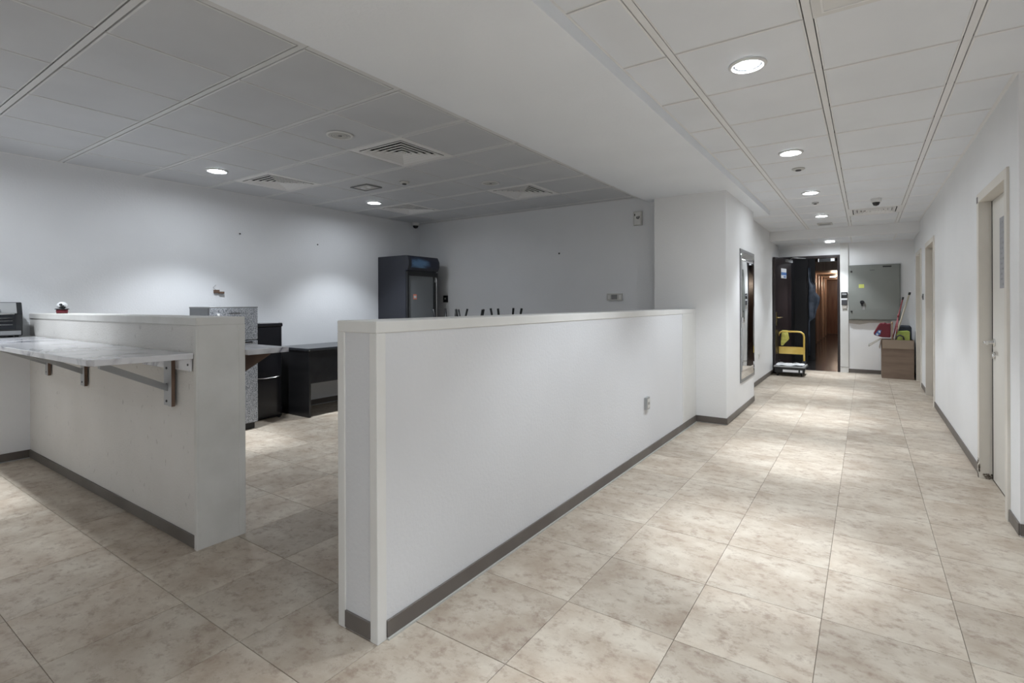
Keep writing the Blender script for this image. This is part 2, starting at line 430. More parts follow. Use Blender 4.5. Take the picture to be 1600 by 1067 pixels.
# ------------------------------------------------------------------ half-height walls
hw = struct(B((X_HW0+.005, 1.28, 0), (X_HW1-.004, 5.57, 1.165)), 'wall_partition', M['paint_part'])
B((X_HW0, 1.274, 1.161), (X_HW1, 5.57, 1.206)).build('top_cap', M['trim'], hw, .003)
for xa, xb in ((X_HW0, X_HW0+.042), (X_HW1-.042, X_HW1)):
    B((xa, 1.274, 0), (xb, 1.318, 1.161)).build('corner_trim', M['trim'], hw, .003)
B((X_HW1-.02, 5.09, .075), (X_HW1, 5.57, 1.161)).build('end_panel', M['trim'], hw, .002)
hl = struct(B((XL, 1.258, 0), (-2.880, 1.497, 1.165)), 'wall_counter', M['paint_worn'])
B((XL, 1.252, 1.163), (-2.874, 1.503, 1.204)).build('top_cap', M['trim_worn'], hl, .003)
for ya, yb in ((1.252, 1.262), (1.468, 1.503)):
    B((-2.900, ya, 0), (-2.872, yb, 1.163)).build('corner_trim', M['trim_worn'], hl, .002)
B((-2.885, 1.262, 0), (-2.875, 1.468, 1.163)).build('end_panel', M['trim_worn'], hl)

# ------------------------------------------------------------------ baseboards
BB = .072; T = .009
def bboard(name, a, b):
    o = struct(B((a[0], a[1], .008), (b[0], b[1], BB)), name, M['base'], .0015)
    dx = 1 if abs(b[0]-a[0]) < abs(b[1]-a[1]) else 0
    return o
bboard('baseboard_partition', (X_HW1-.004, 1.318), (X_HW1-.004+T, 5.57))
B((X_HW1-.004, 1.318, 0), (X_HW1+.012, 5.57, .008)).build('sealant_strip', M['seal'], bpy.data.objects['baseboard_partition'])
bboard('baseboard_partition_end', (X_HW0+.042, 1.272), (X_HW1-.042, 1.281))
bboard('baseboard_partition_back', (X_HW0-.004, 1.318), (X_HW0+.005, 5.57))
bboard('baseboard_counter', (XL, 1.249), (-2.900, 1.258))
bboard('baseboard_counter_back', (XL, 1.497), (-2.900, 1.506))
bboard('baseboard_left', (XL, YS), (XL+T, 1.249))
bboard('baseboard_left_room', (XL, 1.506), (XL+T, YB))
bboard('baseboard_back', (XL+T, YB-T), (-1.97, YB))
bboard('baseboard_column_front', (X_HW1, 5.57-T), (-1.205+T, 5.57))
bboard('baseboard_column_side', (-1.205, 5.57), (-1.205+T, 7.13))
bboard('baseboard_corridor_left', (XC, 7.13), (XC+T, YF))
bboard('baseboard_far', (-.262, YF-T), (XR-T, YF))
for n, (a, b) in zip(('near', 'middle', 'inner', 'end'), ((3.78, 4.00), (4.95, 7.85), (8.89, 9.59), (10.49, YF-T))):
    bboard('baseboard_right_' + n, (XR-T, a), (XR, b))
bboard('baseboard_return', (XR, 3.78-T), (XE, 3.78))
bboard('baseboard_south', (XL+T, YS), (XE, YS+T))

# ------------------------------------------------------------------ ceilings
ceil_c = struct(B((-1.98, YS, 2.60), (XE, 9.88, 2.68)), 'ceiling', M['void'])
ceil_l = struct(B((XL, YS, 2.60), (-1.98, YB, 2.68)), 'ceiling_room', M['void'])
beam = struct(B((-2.10, YS, HB), (-1.07, 7.53, 2.60)), 'ceiling_beam', M['soffit'], .002)
PM = {}
def pan(parent, x0, x1, y0, y1, z=HC):
    """metal lay-in pan: flange up at the joint, bevelled down to the face"""
    k = (round(x1-x0, 3), round(y1-y0, 3), parent is ceil_l)
    if k not in PM:
        mb = MB(); sx, sy = k[0]/2, k[1]/2
        R = []
        for ins, zz in ((0, .012), (0, .004), (.001, -.003), (.009, -.005), (.010, -.0035)):
            R.append([mb.bm.verts.new((a*(sx-ins), b*(sy-ins), zz)) for a, b in ((-1,-1),(1,-1),(1,1),(-1,1))])
        for A, Bq in zip(R, R[1:]):
            for q in range(4):
                ff = mb.bm.faces.new((A[q], A[(q+1)%4], Bq[(q+1)%4], Bq[q])); ff.material_index = 1
        mb.bm.faces.new(R[-1]); mb.bm.faces.new(R[0])
        me = bpy.data.meshes.new('ceiling_panel'); bmesh.ops.recalc_face_normals(mb.bm, faces=mb.bm.faces[:]); mb.bm.to_mesh(me); mb.bm.free()
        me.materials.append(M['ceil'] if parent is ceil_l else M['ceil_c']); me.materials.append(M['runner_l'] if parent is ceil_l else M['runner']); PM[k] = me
    o = bpy.data.objects.new('ceiling_panel', PM[k]); C.objects.link(o); o.parent = parent
    o.location = ((x0+x1)/2, (y0+y1)/2, z); return o
G = .0042   # half joint
RW = .016   # half runner
# corridor: runners run along the corridor
CY = [3.77 + .6165*k for k in range(-10, 10)] + [9.86]
CY[0] = YS
CX_near = [-1.07, -.81, -.205, .402, 1.007, 1.612, 2.217, XE]
def skip_c(xa, ya, yb):
    if abs(xa + .205) < .01 and ya < 8.39 < yb: return True        # air diffuser sits here
    if abs(xa + .205) < .01 and ya < 2.25 < yb: return True        # access panel
    return False
for ya, yb in zip(CY, CY[1:]):
    xs = list(CX_near)
    if ya > 3.7: xs = [-1.07, -.81, -.205, .402, XR]
    if ya > 7.4: xs[0] = XC
    for xa, xb in zip(xs, xs[1:]):
        if skip_c(xa, ya, yb): continue
        la = .004 if xa == xs[0] else RW+G; lb = .012 if xb == xs[-1] else RW+G
        if xa < XC+.01 and ya > 7.4 and ya < 7.6: pass
        pan(ceil_c, xa+la, xb-lb, ya+G, yb-G)
for x in CX_near[1:-1]:
    y1 = 9.86 if x < .5 else 3.78
    B((x-RW, YS, HC-.001), (x+RW, y1, HC+.03)).build('grid_runner', M['runner'], ceil_c)
for k in CY[1:-1]:
    x1 = XE if k < 3.78 else XR
    B((-1.07 if k < 7.53 else XC, k-.011, HC+.005), (x1, k+.011, HC+.02)).build('cross_tee', M['void'], ceil_c)
B((XR-.016, 3.78, HC-.006), (XR, 9.86, HC+.004)).build('wall_angle', M['runner'], ceil_c)
B((XR-.016, 3.764, HC-.006), (XE, 3.78, HC+.004)).build('wall_angle', M['runner'], ceil_c)
B((-1.07, YS, HC-.004), (-1.062, 7.53, HC+.004)).build('wall_angle', M['runner'], ceil_c)
# left room: runners run across, towards the left wall
LX = [-2.255, -2.862, -3.464, -4.066, -4.664, -5.262, XL]
LY = [2.046 + .5945*k for k in range(-8, 7)]; LY[0] = YS; LY = [y for y in LY if y < YB - .1] + [YB]
DIFF = [(-3.163, 2.94), (-4.963, 2.94), (-3.163, 4.72), (-4.963, 4.72)]
for ya, yb in zip(LY, LY[1:]):
    for xb, xa in zip(LX, LX[1:]):
        cx, cyy = (xa+xb)/2, (ya+yb)/2
        if any(abs(cx-p[0]) < .2 and abs(cyy-p[1]) < .2 for p in DIFF): continue
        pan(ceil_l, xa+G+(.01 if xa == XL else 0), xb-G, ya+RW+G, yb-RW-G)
for y in LY[1:-1]:
    B((XL, y-RW+.002, HC-.002), (-2.11, y+RW-.002, HC+.03)).build('grid_runner', M['runner_l'], ceil_l)
for x in LX[:-1]:
    B((x-.011, YS, HC+.005), (x+.011, YB, HC+.02)).build('cross_tee', M['void'], ceil_l)
for ya, yb in zip(LY, LY[1:]):
    B((-2.250, ya+RW, HC-.004), (-2.125, yb-RW, HC+.01)).build('border_strip', M['runner_l'], ceil_l)
B((-2.112, YS, HC-.010), (-2.10, YB, HC+.004)).build('wall_angle', M['grey'], ceil_l)
B((XL, YS, HC-.005), (XL+.014, YB, HC+.003)).build('wall_angle', M['runner'], ceil_l)
B((XL, YB-.014, HC-.005), (-1.99, YB, HC+.003)).build('wall_angle', M['runner'], ceil_l)
# lowered ceiling before the far wall
ZL = 2.345
ceil_f = struct(B((XC, 9.88, 2.40), (XR, YF, 2.68)), 'ceiling_lowered', M['void'])
struct(B((XC, 9.86, ZL), (XR, 9.90, 2.60)), 'ceiling_bulkhead', M['paint'], .002)
fx = [XC, -.81, -.205, .402, XR]
for xa, xb in zip(fx, fx[1:]):
    for ya, yb in ((9.90, 10.42), (10.42, YF-.01)):
        pan(ceil_f, xa+.004, xb-.004, ya+G, yb-G, ZL+.006)
for x in fx[1:-1]: B((x-.003, 9.90, ZL+.003), (x+.003, YF, ZL+.03)).build('grid_runner', M['runner'], ceil_f)
B((XC, YF-.012, ZL-.004), (XR, YF, ZL+.004)).build('wall_angle', M['runner'], ceil_f)

# ------------------------------------------------------------------ doors
def door(n, a, b, h, leaf_mat, detail=False):
    fr = MB(); ja = .055
    x0, x1 = XR-.014, XR+.07
    # casing proud of the wall, then the lining into the wall
    fr.box((x0, a-.05, 0), (XR+.002, a+.012, h+.05)); fr.box((x0, b-.012, 0), (XR+.002, b+.05, h+.05)); fr.box((x0, a+.012, h-.012), (XR+.002, b-.012, h+.05))
    fr.box((XR, a, 0), (x1, a+.012, h)); fr.box((XR, b-.012, 0), (x1, b, h)); fr.box((XR, a+.012, h-.012), (x1, b-.012, h))
    d = struct(fr, 'door_%d' % n, M['frame_paint'], .002)
    B((XR+.060, a+.013, .006), (XR+.100, b-.013, h-.014)).build('door_panel', leaf_mat, d, .002)
    return d
d1 = door(1, *DOORS[0], M['door_paint'])
door(2, *DOORS[1], M['door_tan']); door(3, *DOORS[2], M['door_paint'])
# near door furniture: lever on a round rose, key cylinder, paper notice, worn jamb foot
hd = MB(); yh = 4.80; zh = .985
hd.cyl((XR+.060, yh, zh), (XR+.050, yh, zh), .026); hd.tube([(XR+.055, yh, zh), (XR+.010, yh, zh), (XR+.003, yh-.01, zh), (XR+.001, yh-.12, zh)], .010)
hd.cyl((XR+.060, yh, zh-.09), (XR+.048, yh, zh-.09), .024); hd.box((XR+.044, yh-.004, zh-.10), (XR+.053, yh+.004, zh-.08))
hd.build('lever_handle', M['chrome'], d1)
nt_ = B((XR+.057, 4.44, 1.36), (XR+.060, 4.62, 1.83)).build('paper_notice', M['paper'], d1)
ln = MB()
for k in range(13):
    z = 1.80 - k*.034
    ln.box((XR+.0560, 4.605, z), (XR+.0571, 4.605 - .05 - .09*random.random(), z-.012))
ln.build('printed_lines', M['grey'], nt_)
B((XR-.0155, 4.905, 1.985), (XR-.013, 4.945, 2.03)).build('black_contact', M['black_pl'], d1)
st = MB(); rnd = random.Random(3)
for k in range(26):
    y = 4.885 + rnd.random()*.06; z = rnd.random()**2*.13
    st.ball((XR-.012, y, z+.004), .006+.006*rnd.random(), 1, (.5, 1, 1.6))
for k in range(14):
    st.ball((XR+.01+.05*rnd.random(), 4.885, .004+.03*rnd.random()), .008, 1, (1, .5, 1))
st.build('rotten_foot', M['stain'], d1)
B((XR+.0585, 4.868, 0.006), (XR+.0605, 4.887, 1.986)).build('dark_gap', M['void'], d1)

# dark double-height doorway at the corridor's end
dj = MB()
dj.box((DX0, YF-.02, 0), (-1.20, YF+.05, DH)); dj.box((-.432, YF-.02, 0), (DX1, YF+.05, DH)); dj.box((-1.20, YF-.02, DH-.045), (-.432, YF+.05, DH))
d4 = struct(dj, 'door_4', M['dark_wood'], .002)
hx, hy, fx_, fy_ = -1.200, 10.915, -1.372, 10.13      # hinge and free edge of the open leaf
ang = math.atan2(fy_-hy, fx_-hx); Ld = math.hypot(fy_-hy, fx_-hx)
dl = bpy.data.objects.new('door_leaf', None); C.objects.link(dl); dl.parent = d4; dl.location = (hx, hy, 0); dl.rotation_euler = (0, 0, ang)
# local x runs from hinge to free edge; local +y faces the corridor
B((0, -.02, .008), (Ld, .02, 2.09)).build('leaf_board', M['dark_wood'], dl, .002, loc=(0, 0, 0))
hm = MB(); hm.box((Ld-.085, .020, .86), (Ld-.045, .026, 1.10)); hm.cyl((Ld-.065, .02, 1.0), (Ld-.065, .07, 1.0), .010); hm.tube([(Ld-.065, .07, 1.0), (Ld-.075, .075, 1.0), (Ld-.18, .075, 1.0)], .009)
hm.build('brass_handle', M['brass'], dl, loc=(0, 0, 0))
sg = MB(); sg.box((.26, .020, 1.72), (.52, .0225, 1.90)); sg.build('door_sign', M['white_print'], dl, loc=(0, 0, 0))
sg = MB(); sg.box((.26, .0225, 1.775), (.52, .0240, 1.83)); sg.box((.28, .0225, 1.735), (.40, .0240, 1.76)); sg.build('sign_print', M['sticker_b'], dl, loc=(0, 0, 0))
cl = MB(); cl.box((.05, .020, 2.02), (.30, .065, 2.075)); cl.tube([(.18, .07, 2.08), (.42, .19, 2.085)], .008); cl.tube([(.42, .19, 2.085), (.10, .30, 2.085)], .008)
cl.build('door_closer', M['steel_dull'], dl, loc=(0, 0, 0))

# ------------------------------------------------------------------ dark lobby beyond the doorway
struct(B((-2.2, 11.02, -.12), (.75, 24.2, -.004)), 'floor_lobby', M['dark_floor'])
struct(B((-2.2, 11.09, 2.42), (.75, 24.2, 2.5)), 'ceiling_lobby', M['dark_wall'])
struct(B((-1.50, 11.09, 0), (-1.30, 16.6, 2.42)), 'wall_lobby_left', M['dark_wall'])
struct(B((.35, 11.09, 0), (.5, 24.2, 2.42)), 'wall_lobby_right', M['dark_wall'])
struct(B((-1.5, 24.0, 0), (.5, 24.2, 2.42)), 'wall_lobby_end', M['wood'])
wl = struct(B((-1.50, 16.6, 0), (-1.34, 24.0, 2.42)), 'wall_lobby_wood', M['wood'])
for k in range(6):
    y = 16.7 + k*1.22
    B((-1.34, y, 0), (-1.27, y+.36, 2.34)).build('pilaster', M['wood_pale'], wl)
    B((-1.34, y+.40, 0), (-1.325, y+1.15, 2.08)).build('door_panel', M['wood'], wl)
B((-1.5, 16.5, 2.16), (.35, 24.0, 2.42)).build('dropped_soffit', M['wood_pale'], wl)
B((-1.33, 13.0, 0), (-.935, 13.08, 2.42)).build('screen_wall', M['dark_wall'], wl)

# torn sheet hanging beside the lobby opening
sh = MB(); rs = random.Random(5)
edge = [(2.02, .03), (1.86, .035), (1.72, .05), (1.62, .11), (1.50, .10), (1.38, .17), (1.25, .16), (1.1, .12), (.95, .10), (.86, .02), (.6, .02), (.12, .025)]
rows = []
for z, wd in edge:
    rows.append([(-1.035 + t*wd*1.3, 12.6 + .015*math.sin(9*z + 7*t) + .01*math.sin(23*t), z) for t in (0, .2, .4, .6, .8, 1)])
vs = [[sh.bm.verts.new(p) for p in r] for r in rows]
for a, b in zip(vs, vs[1:]):
    for k in range(5): f = sh.bm.faces.new((a[k], a[k+1], b[k+1], b[k])); f.smooth = True
so = sh.build('hanging_sheet', M['sheet']); tag(so, 'ragged blue-grey sheet hanging in the dark lobby beyond the doorway', 'sheet')
so.modifiers.new('solid', 'SOLIDIFY').thickness = .004
struct(B((-1.30, 12.62, 0), (-1.045, 12.66, 2.42)), 'wall_lobby_screen', M['dark_wall'])

# name plate box over the doorway
e = thing('overhead_plate', (-.60, YF-.03, 2.04), 'small black plate with white end under the doorway head', 'sign')
B((-.735, 10.922, 2.02), (-.465, 10.955, 2.085)).build('plate', M['black_pl'], e)
B((-.535, 10.918, 2.028), (-.475, 10.923, 2.078)).build('white_end', M['white_print'], e)
B((-.735, 10.918, 2.022), (-.722, 10.923, 2.083)).build('white_edge', M['white_print'], e)

# ------------------------------------------------------------------ lamps
def make_light():
    t = thing('downlight', (0, 0, 0), '', 'downlight', 'round recessed ceiling downlights')
    MB().lathe([(.092, .000), (.094, -.005), (.088, -.011), (.074, -.012), (.071, .000)], 40).build('trim_ring', M['white_pl'], t, loc=(0, 0, 0))
    MB().lathe([(.072, -.002), (.058, -.0005), (.058, .002)], 40).build('shadow_ring', M['dkgrey'], t, loc=(0, 0, 0))  # dark grey paints the crescent shadow between trim ring and lens
    MB().lathe([(.059, .001), (.056, -.0015), (0, -.002)], 40).build('lens', M['lens'], t, loc=(0, 0, 0))
    return t
proto = make_light(); used = False
LIGHTS = [
 (-.507, 2.85, HC, 'corridor downlight nearest the viewer, largest glowing disc in the white panels'),
 (-.510, 4.71, HC, 'second corridor downlight from the viewer, above the near door'),
 (-.512, 6.55, HC, 'third corridor downlight from the viewer, before the dome camera'),
 (-.520, 8.40, HC, 'fourth corridor downlight, last one before the bulkhead step'),
 (-.525, 10.45, ZL+.003, 'small bright downlight in the lowered ceiling over the dark doorway'),
 (-.507, 1.00, HC, 'corridor downlight overhead of the viewer, outside the picture'),
 (-.507, -.85, HC, 'corridor downlight behind the viewer'),
 (-4.96, 2.345, HC, 'downlight in the left room above the silver refrigerator'),
 (-4.96, 4.15, HC, 'downlight in the left room above the black desk'),
 (-4.96, .560, HC, 'downlight beyond the left picture edge above the marble counter'),
 (-4.96, -1.22, HC, 'downlight in the left room far behind the viewer'),
 (1.9, 1.3, HC, 'downlight in the side bay right of the viewer'),
 (1.9, -1.0, HC, 'unseen fill downlight added in the side bay behind the viewer'),  # added out of view to lift the ambient light
 (-.507, -2.1, HC, 'added fill downlight in the corridor, unseen, farthest behind the viewer'),  # extra fill lamp, added behind the camera for more ambient light
]
FX = -.006
lamps = [proto] + [copy_tree(proto) for _ in LIGHTS[1:]]
for o, (x, y, z, lab) in zip(lamps, LIGHTS):
    o.location = (x, y, z + FX); o['label'] = lab
    for nm, en, size, bl in (('downlight_flood', FLOOD_W, 68 if abs(y-1.0) < .01 else 97, .8 if abs(y-1.0) < .01 else .5), ('downlight_beam', BEAM_W, 36, 1.0)):
        ld = bpy.data.lights.new(nm, 'SPOT'); ld.energy = en; ld.spot_size = math.radians(size); ld.spot_blend = bl
        ld.shadow_soft_size = .05; ld.color = LAMP_COL
        lo = bpy.data.objects.new(nm, ld); C.objects.link(lo); lo.location = (0, 0, -.02); lo.parent = o
# lobby lamp
lb = thing('lobby_downlight', (-.95, 20.6, 2.155), 'tiny warm lamp in the wooden lobby beyond the doorway', 'downlight')
MB().lathe([(.09, 0), (.085, -.006), (.07, -.006), (0, -.007)], 24).build('lens', M['lens_warm'], lb, loc=(0, 0, 0))
for yy in (18.2, 20.6, 22.6):
    ld = bpy.data.lights.new('lobby_beam', 'POINT'); ld.energy = 3.2; ld.shadow_soft_size = .08; ld.color = (1, .80, .62)
    lo = bpy.data.objects.new('lobby_beam', ld); C.objects.link(lo); lo.location = (-.8, yy, 1.95)
ld = bpy.data.lights.new('lobby_near_fill', 'POINT'); ld.energy = 7; ld.shadow_soft_size = .08; ld.color = LAMP_COL  # unseen fill light added to brighten the hanging sheet and lobby floor
lo = bpy.data.objects.new('lobby_near_fill', ld); C.objects.link(lo); lo.location = (-.1, 11.7, 2.3)

# ------------------------------------------------------------------ ceiling fittings
def make_diffuser(label):
    t = thing('air_diffuser', (0, 0, 0), label, 'vent', 'square four-way air diffusers')
    fm = MB()
    def ring(mb, a, za, b, zb, th=.0015):
        """square frustum ring from half-size a at za to half-size b at zb"""
        A = [mb.bm.verts.new((p*a, q*a, za)) for p, q in ((-1,-1),(1,-1),(1,1),(-1,1))]
        Bv = [mb.bm.verts.new((p*b, q*b, zb)) for p, q in ((-1,-1),(1,-1),(1,1),(-1,1))]
        A2 = [mb.bm.verts.new((p*a, q*a, za+th)) for p, q in ((-1,-1),(1,-1),(1,1),(-1,1))]
        B2 = [mb.bm.verts.new((p*b, q*b, zb+th)) for p, q in ((-1,-1),(1,-1),(1,1),(-1,1))]
        for k in range(4):
            j = (k+1) % 4
            mb.bm.faces.new((A[k], A[j], Bv[j], Bv[k])); mb.bm.faces.new((A2[k], A2[j], B2[j], B2[k]))
            mb.bm.faces.new((A[k], A[j], A2[j], A2[k])); mb.bm.faces.new((Bv[k], Bv[j], B2[j], B2[k]))
    ring(fm, .296, 0, .245, -.001, .004)
    fm.build('outer_frame', M['runner'], t, loc=(0, 0, 0))
    for k in range(5):
        lv = MB(); o_ = .234 - k*.045
        ring(lv, o_, -.004, o_-.009, -.006, .003); ring(lv, o_-.009, -.006, o_-.036, .016, .002)
        lv.build('louvre', M['runner'], t, loc=(0, 0, 0))
    B((-.02, -.02, -.002), (.02, .02, .004)).build('centre_plate', M['runner'], t, loc=(0, 0, 0))
    B((-.29, -.29, .05), (.29, .29, .056)).box((-.25, -.25, .003), (-.246, .25, .05)).box((.246, -.25, .003), (.25, .25, .05)).box((-.246, -.25, .003), (.246, -.246, .05)).box((-.246, .246, .003), (.246, .25, .05)).build('dark_plenum', M['void'], t, loc=(0, 0, 0))
    return t
dproto = make_diffuser('')
dl_ = ['square air diffuser in the left room nearest the beam and the viewer', 'square air diffuser beside the downlight above the refrigerator',
       'square air diffuser in the left room farthest right, near the back wall', 'square air diffuser above the drinks cooler corner, small and thin']
for i, ((x, y), lab) in enumerate(zip(DIFF, dl_)):
    o = dproto if i == 0 else copy_tree(dproto)
    o.location = (x, y, HC-.002); o['label'] = lab
o = copy_tree(dproto); o.location = (.098, 8.39, HC-.002); o['label'] = 'square air diffuser in the corridor ceiling behind the dome camera'

def make_speaker():
    t = thing('ceiling_speaker', (0, 0, 0), '', 'speaker', 'round ceiling speakers')
    MB().lathe([(.095, 0), (.093, -.006), (.082, -.008), (.078, -.003)], 36).build('rim', M['white_pl'], t, loc=(0, 0, 0))
    gm = MB()
    gm.lathe([(.078, -.003), (0, -.003)], 36)
    for r in (.062, .044, .026): gm.lathe([(r+.006, -.003), (r+.005, -.007), (r-.001, -.007), (r-.002, -.003)], 30)
    gm.build('grille', M['offwhite'], t, loc=(0, 0, 0))
    MB().lathe([(.014, -.003), (.012, -.009), (0, -.010)], 20).build('hub', M['grey'], t, loc=(0, 0, 0))
    return t
s0 = make_speaker(); s0.location = (-3.19, 2.36, HC-.006); s0['label'] = 'round ceiling speaker next to the nearest air diffuser'
s1 = copy_tree(s0); s1.location = (-3.19, 4.16, HC-.006); s1['label'] = 'faint round ceiling speaker before the right-hand air diffuser'

em = thing('emergency_light', (-4.38, 3.56, HC-.006), 'rectangular emergency light plate with two pinkish lamps in the left room ceiling', 'emergency light', rz=0)
B((-.13, -.10, -.004), (.13, .10, 0)).build('plate', M['offwhite'], em, .001, loc=(0, 0, 0))
for a, b in (((-.13, -.10), (.13, -.085)), ((-.13, .085), (.13, .10)), ((-.13, -.085), (-.115, .085)), ((.115, -.085), (.13, .085))):
    B((a[0], a[1], -.010), (b[0], b[1], -.002)).build('frame_bar', M['grey'], em, loc=(0, 0, 0))
for x in (-.045, .045):
    MB().lathe([(.026, -.004), (.024, -.012), (0, -.018)], 20).build('lamp', M['white_print'], em, loc=(x, 0, 0))
def disc(name, x, y, z, r, h, m, label, cat, group=None):
    t = thing(name, (x, y, z), label, cat, group)
    MB().lathe([(r, 0), (r*.98, -h*.5), (r*.8, -h), (0, -h)], 28).build('base', m, t, loc=(0, 0, 0))
    MB().lathe([(r*.45, -h), (r*.42, -h-.008), (0, -h-.010)], 20).build('sensor_eye', M['dkgrey'], t, loc=(0, 0, 0))
    return t
disc('smoke_detector', -3.88, 3.63, HC-.006, .05, .018, M['offwhite'], 'small round detector between the left room diffusers', 'detector')
disc('motion_sensor', -.515, 5.33, HC-.006, .055, .012, M['offwhite'], 'round grey sensor after the second corridor downlight', 'sensor')
disc('sprinkler', -.516, 7.25, HC-.006, .038, .014, M['steel_dull'], 'small dark sprinkler head between corridor downlights', 'sprinkler')
ex = thing('exit_fitting', (-.53, 9.30, HC-.006), 'grey rectangular fitting in the last corridor ceiling row', 'emergency light')
B((-.10, -.12, -.010), (.10, .12, 0)).build('body', M['offwhite'], ex, .002, loc=(0, 0, 0)); B((-.075, -.08, -.014), (.075, .08, -.010)).build('lens', M['steel_dull'], ex, loc=(0, 0, 0))
ap = thing('access_panel', (.098, 2.245, HC-.004), 'pale ceiling access panel at the top edge of the picture', 'access panel')
B((-.285, -.304, -.003), (.285, .304, .006)).build('panel', M['white_pl'], ap, .001, loc=(0, 0, 0))
for a, b in (((-.25, -.27), (.25, -.262)), ((-.25, .262), (.25, .27)), ((-.25, -.262), (-.242, .262)), ((.242, -.262), (.25, .262))):
    B((a[0], a[1], -.006), (b[0], b[1], -.002)).build('edge_bead', M['runner'], ap, loc=(0, 0, 0))

def dome(x, y, z, label, r=.055):
    t = thing('dome_camera', (x, y, z), label, 'camera', 'dome security cameras')
    MB().lathe([(r, 0), (r*1.02, -.012), (r*.98, -.035), (r*.72, -.045), (r*.7, -.04)], 30).build('housing', M['white_pl'], t, loc=(0, 0, 0))
    MB().lathe([(r*.72, -.040), (r*.70, -.055), (r*.5, -.078), (0, -.088)], 26).build('dark_dome', M['black_gl'], t, loc=(0, 0, 0))
    return t
dome(.105, 7.40, HC-.005, 'dome security camera on the corridor ceiling before the diffuser')
dome(-5.70, 5.56, HC-.005, 'dome security camera tucked in the far corner of the left room', .06)

# ------------------------------------------------------------------ marble counter on steel brackets
ct = thing('marble_counter', (-4.3, 1.04, .99), 'long white veined marble counter shelf on the viewer side of the half wall', 'counter')
mb = MB(); mb.prism([(XL+.002, .83), (-2.965, .83), (-2.925, .85), (-2.895, 1.25), (XL+.002, 1.25)], 2, .990, 1.020); mb.build('slab', M['marble'], ct, .003)
B((-3.52, 1.244, .925), (-2.915, 1.2515, .989)).build('apron', M['marble'], ct)
for x in (-3.62, -3.52): pass
MB().cyl((-2.945, 1.241, .957), (-2.945, 1.246, .957), .006, 10).build('screw', M['dkgrey'], ct)
def bracket(x, side=1, y=1.25, label='', z0=.725):
    t = thing('shelf_bracket', (x, y, z0), label, 'bracket', 'triangular steel shelf brackets')
    s = side
    B((x-.120, y, z0-.004), (x-.025, y - s*.003, .988)).build('wall_plate', M['bracket'], t)
    B((x-.025, y, z0), (x+.008, y - s*.018, .988)).build('bright_edge', M['bracket'], t)
    B((x+.008, y - s*.001, z0), (x+.0105, y - s*.017, .988)).build('brown_flange', M['rust'], t)
    a = MB(); yy = y - s*.30
    a.prism([(y - s*.004, z0+.075), (y - s*.004, z0+.112), (yy, .988), (yy, .952)] if s > 0 else [(y - s*.004, z0+.075), (yy, .968), (yy, .988), (y - s*.004, z0+.105)], 0, x-.10, x-.07)
    a.build('diagonal_strut', M['bracket'], t)
    B((x-.10, y - s*.004, .984), (x-.07, y - s*.38, .9885)).build('top_bar', M['bracket'], t)
    for z in (z0+.02, z0+.11, z0+.2): MB().cyl((x-.085, y - s*.002, z), (x-.085, y - s*.007, z), .007, 8).build('screw', M['dkgrey'], t)
    return t
bracket(-3.10, y=1.243, label='large shelf bracket nearest the free end of the marble counter')
bracket(-4.44, label='middle shelf bracket under the marble counter', z0=.718)
bracket(-5.23, label='shelf bracket deepest in the corner under the counter', z0=.732)
c2 = thing('rear_counter', (-3.9, 1.63, .99), 'marble counter shelf behind the half wall, only its pointed corner showing', 'counter')
B((-5.2, 1.505, .990), (-2.845, 1.745, 1.020)).build('slab', M['marble'], c2, .002)
bracket_r = thing('shelf_bracket', (-3.05, 1.505, .80), 'shelf bracket under the rear counter corner beside the refrigerator', 'bracket', 'triangular steel shelf brackets')
MB().prism([(1.506, .86), (1.506, .988), (1.70, .988), (1.70, .972)], 0, -2.99, -2.965).build('gusset', M['rust'], bracket_r)
B((-2.995, 1.504, .80), (-2.96, 1.510, .988)).build('wall_plate', M['steel_dull'], bracket_r)

# dark smudge low on the counter wall
# ------------------------------------------------------------------ toaster oven (front faces the room, right end shows)
to = thing('toaster_oven', (-5.66, .96, 1.02), 'black and silver toaster oven on the marble counter against the left wall', 'toaster oven')
x0, x1 = -5.79, -5.56; ya, yb = .74, 1.165
bd = MB(); bd.prism([(x0, 1.032), (x1, 1.032), (x1, 1.205), (x1-.03, 1.296), (x0, 1.296)], 1, ya, yb); bd.build('body', M['black_pl'], to, .006)
B((x1, ya+.02, 1.085), (x1+.006, yb-.045, 1.205)).build('glass_door', M['toaster_glass'], to, .002)
MB().prism([(x1+.002, 1.208), (x1+.008, 1.21), (x1-.022, 1.292), (x1-.030, 1.290)], 1, ya+.01, yb-.035).build('silver_fascia', M['silver'], to)
MB().prism([(x1+.008, 1.222), (x1+.013, 1.228), (x1+.005, 1.242), (x1+.0, 1.238)], 1, .98, 1.04).build('badge', M['grey'], to)
h = MB(); h.tube([(x1+.03, ya+.03, 1.206), (x1+.03, yb-.055, 1.206)], .007); h.cyl((x1, ya+.06, 1.206), (x1+.03, ya+.06, 1.206), .006, 8); h.cyl((x1, yb-.08, 1.206), (x1+.03, yb-.08, 1.206), .006, 8); h.build('door_handle', M['chrome'], to)
for z in (1.120, 1.150): MB().tube([(x1+.0065, ya+.03, z), (x1+.0065, yb-.06, z)], .0022, 6).build('rack_wire', M['steel'], to)
MB().tube([(x1+.0065, ya+.03, 1.172), (x1+.0065, yb-.06, 1.172)], .002, 6).build('heating_rod', M['steel'], to)
B((x1, ya+.02, 1.040), (x1+.010, yb-.012, 1.072)).build('crumb_tray', M['grey'], to, .002)
MB().cyl((x1, 1.05, 1.056), (x1+.02, 1.05, 1.056), .014, 16).build('knob', M['grey'], to)
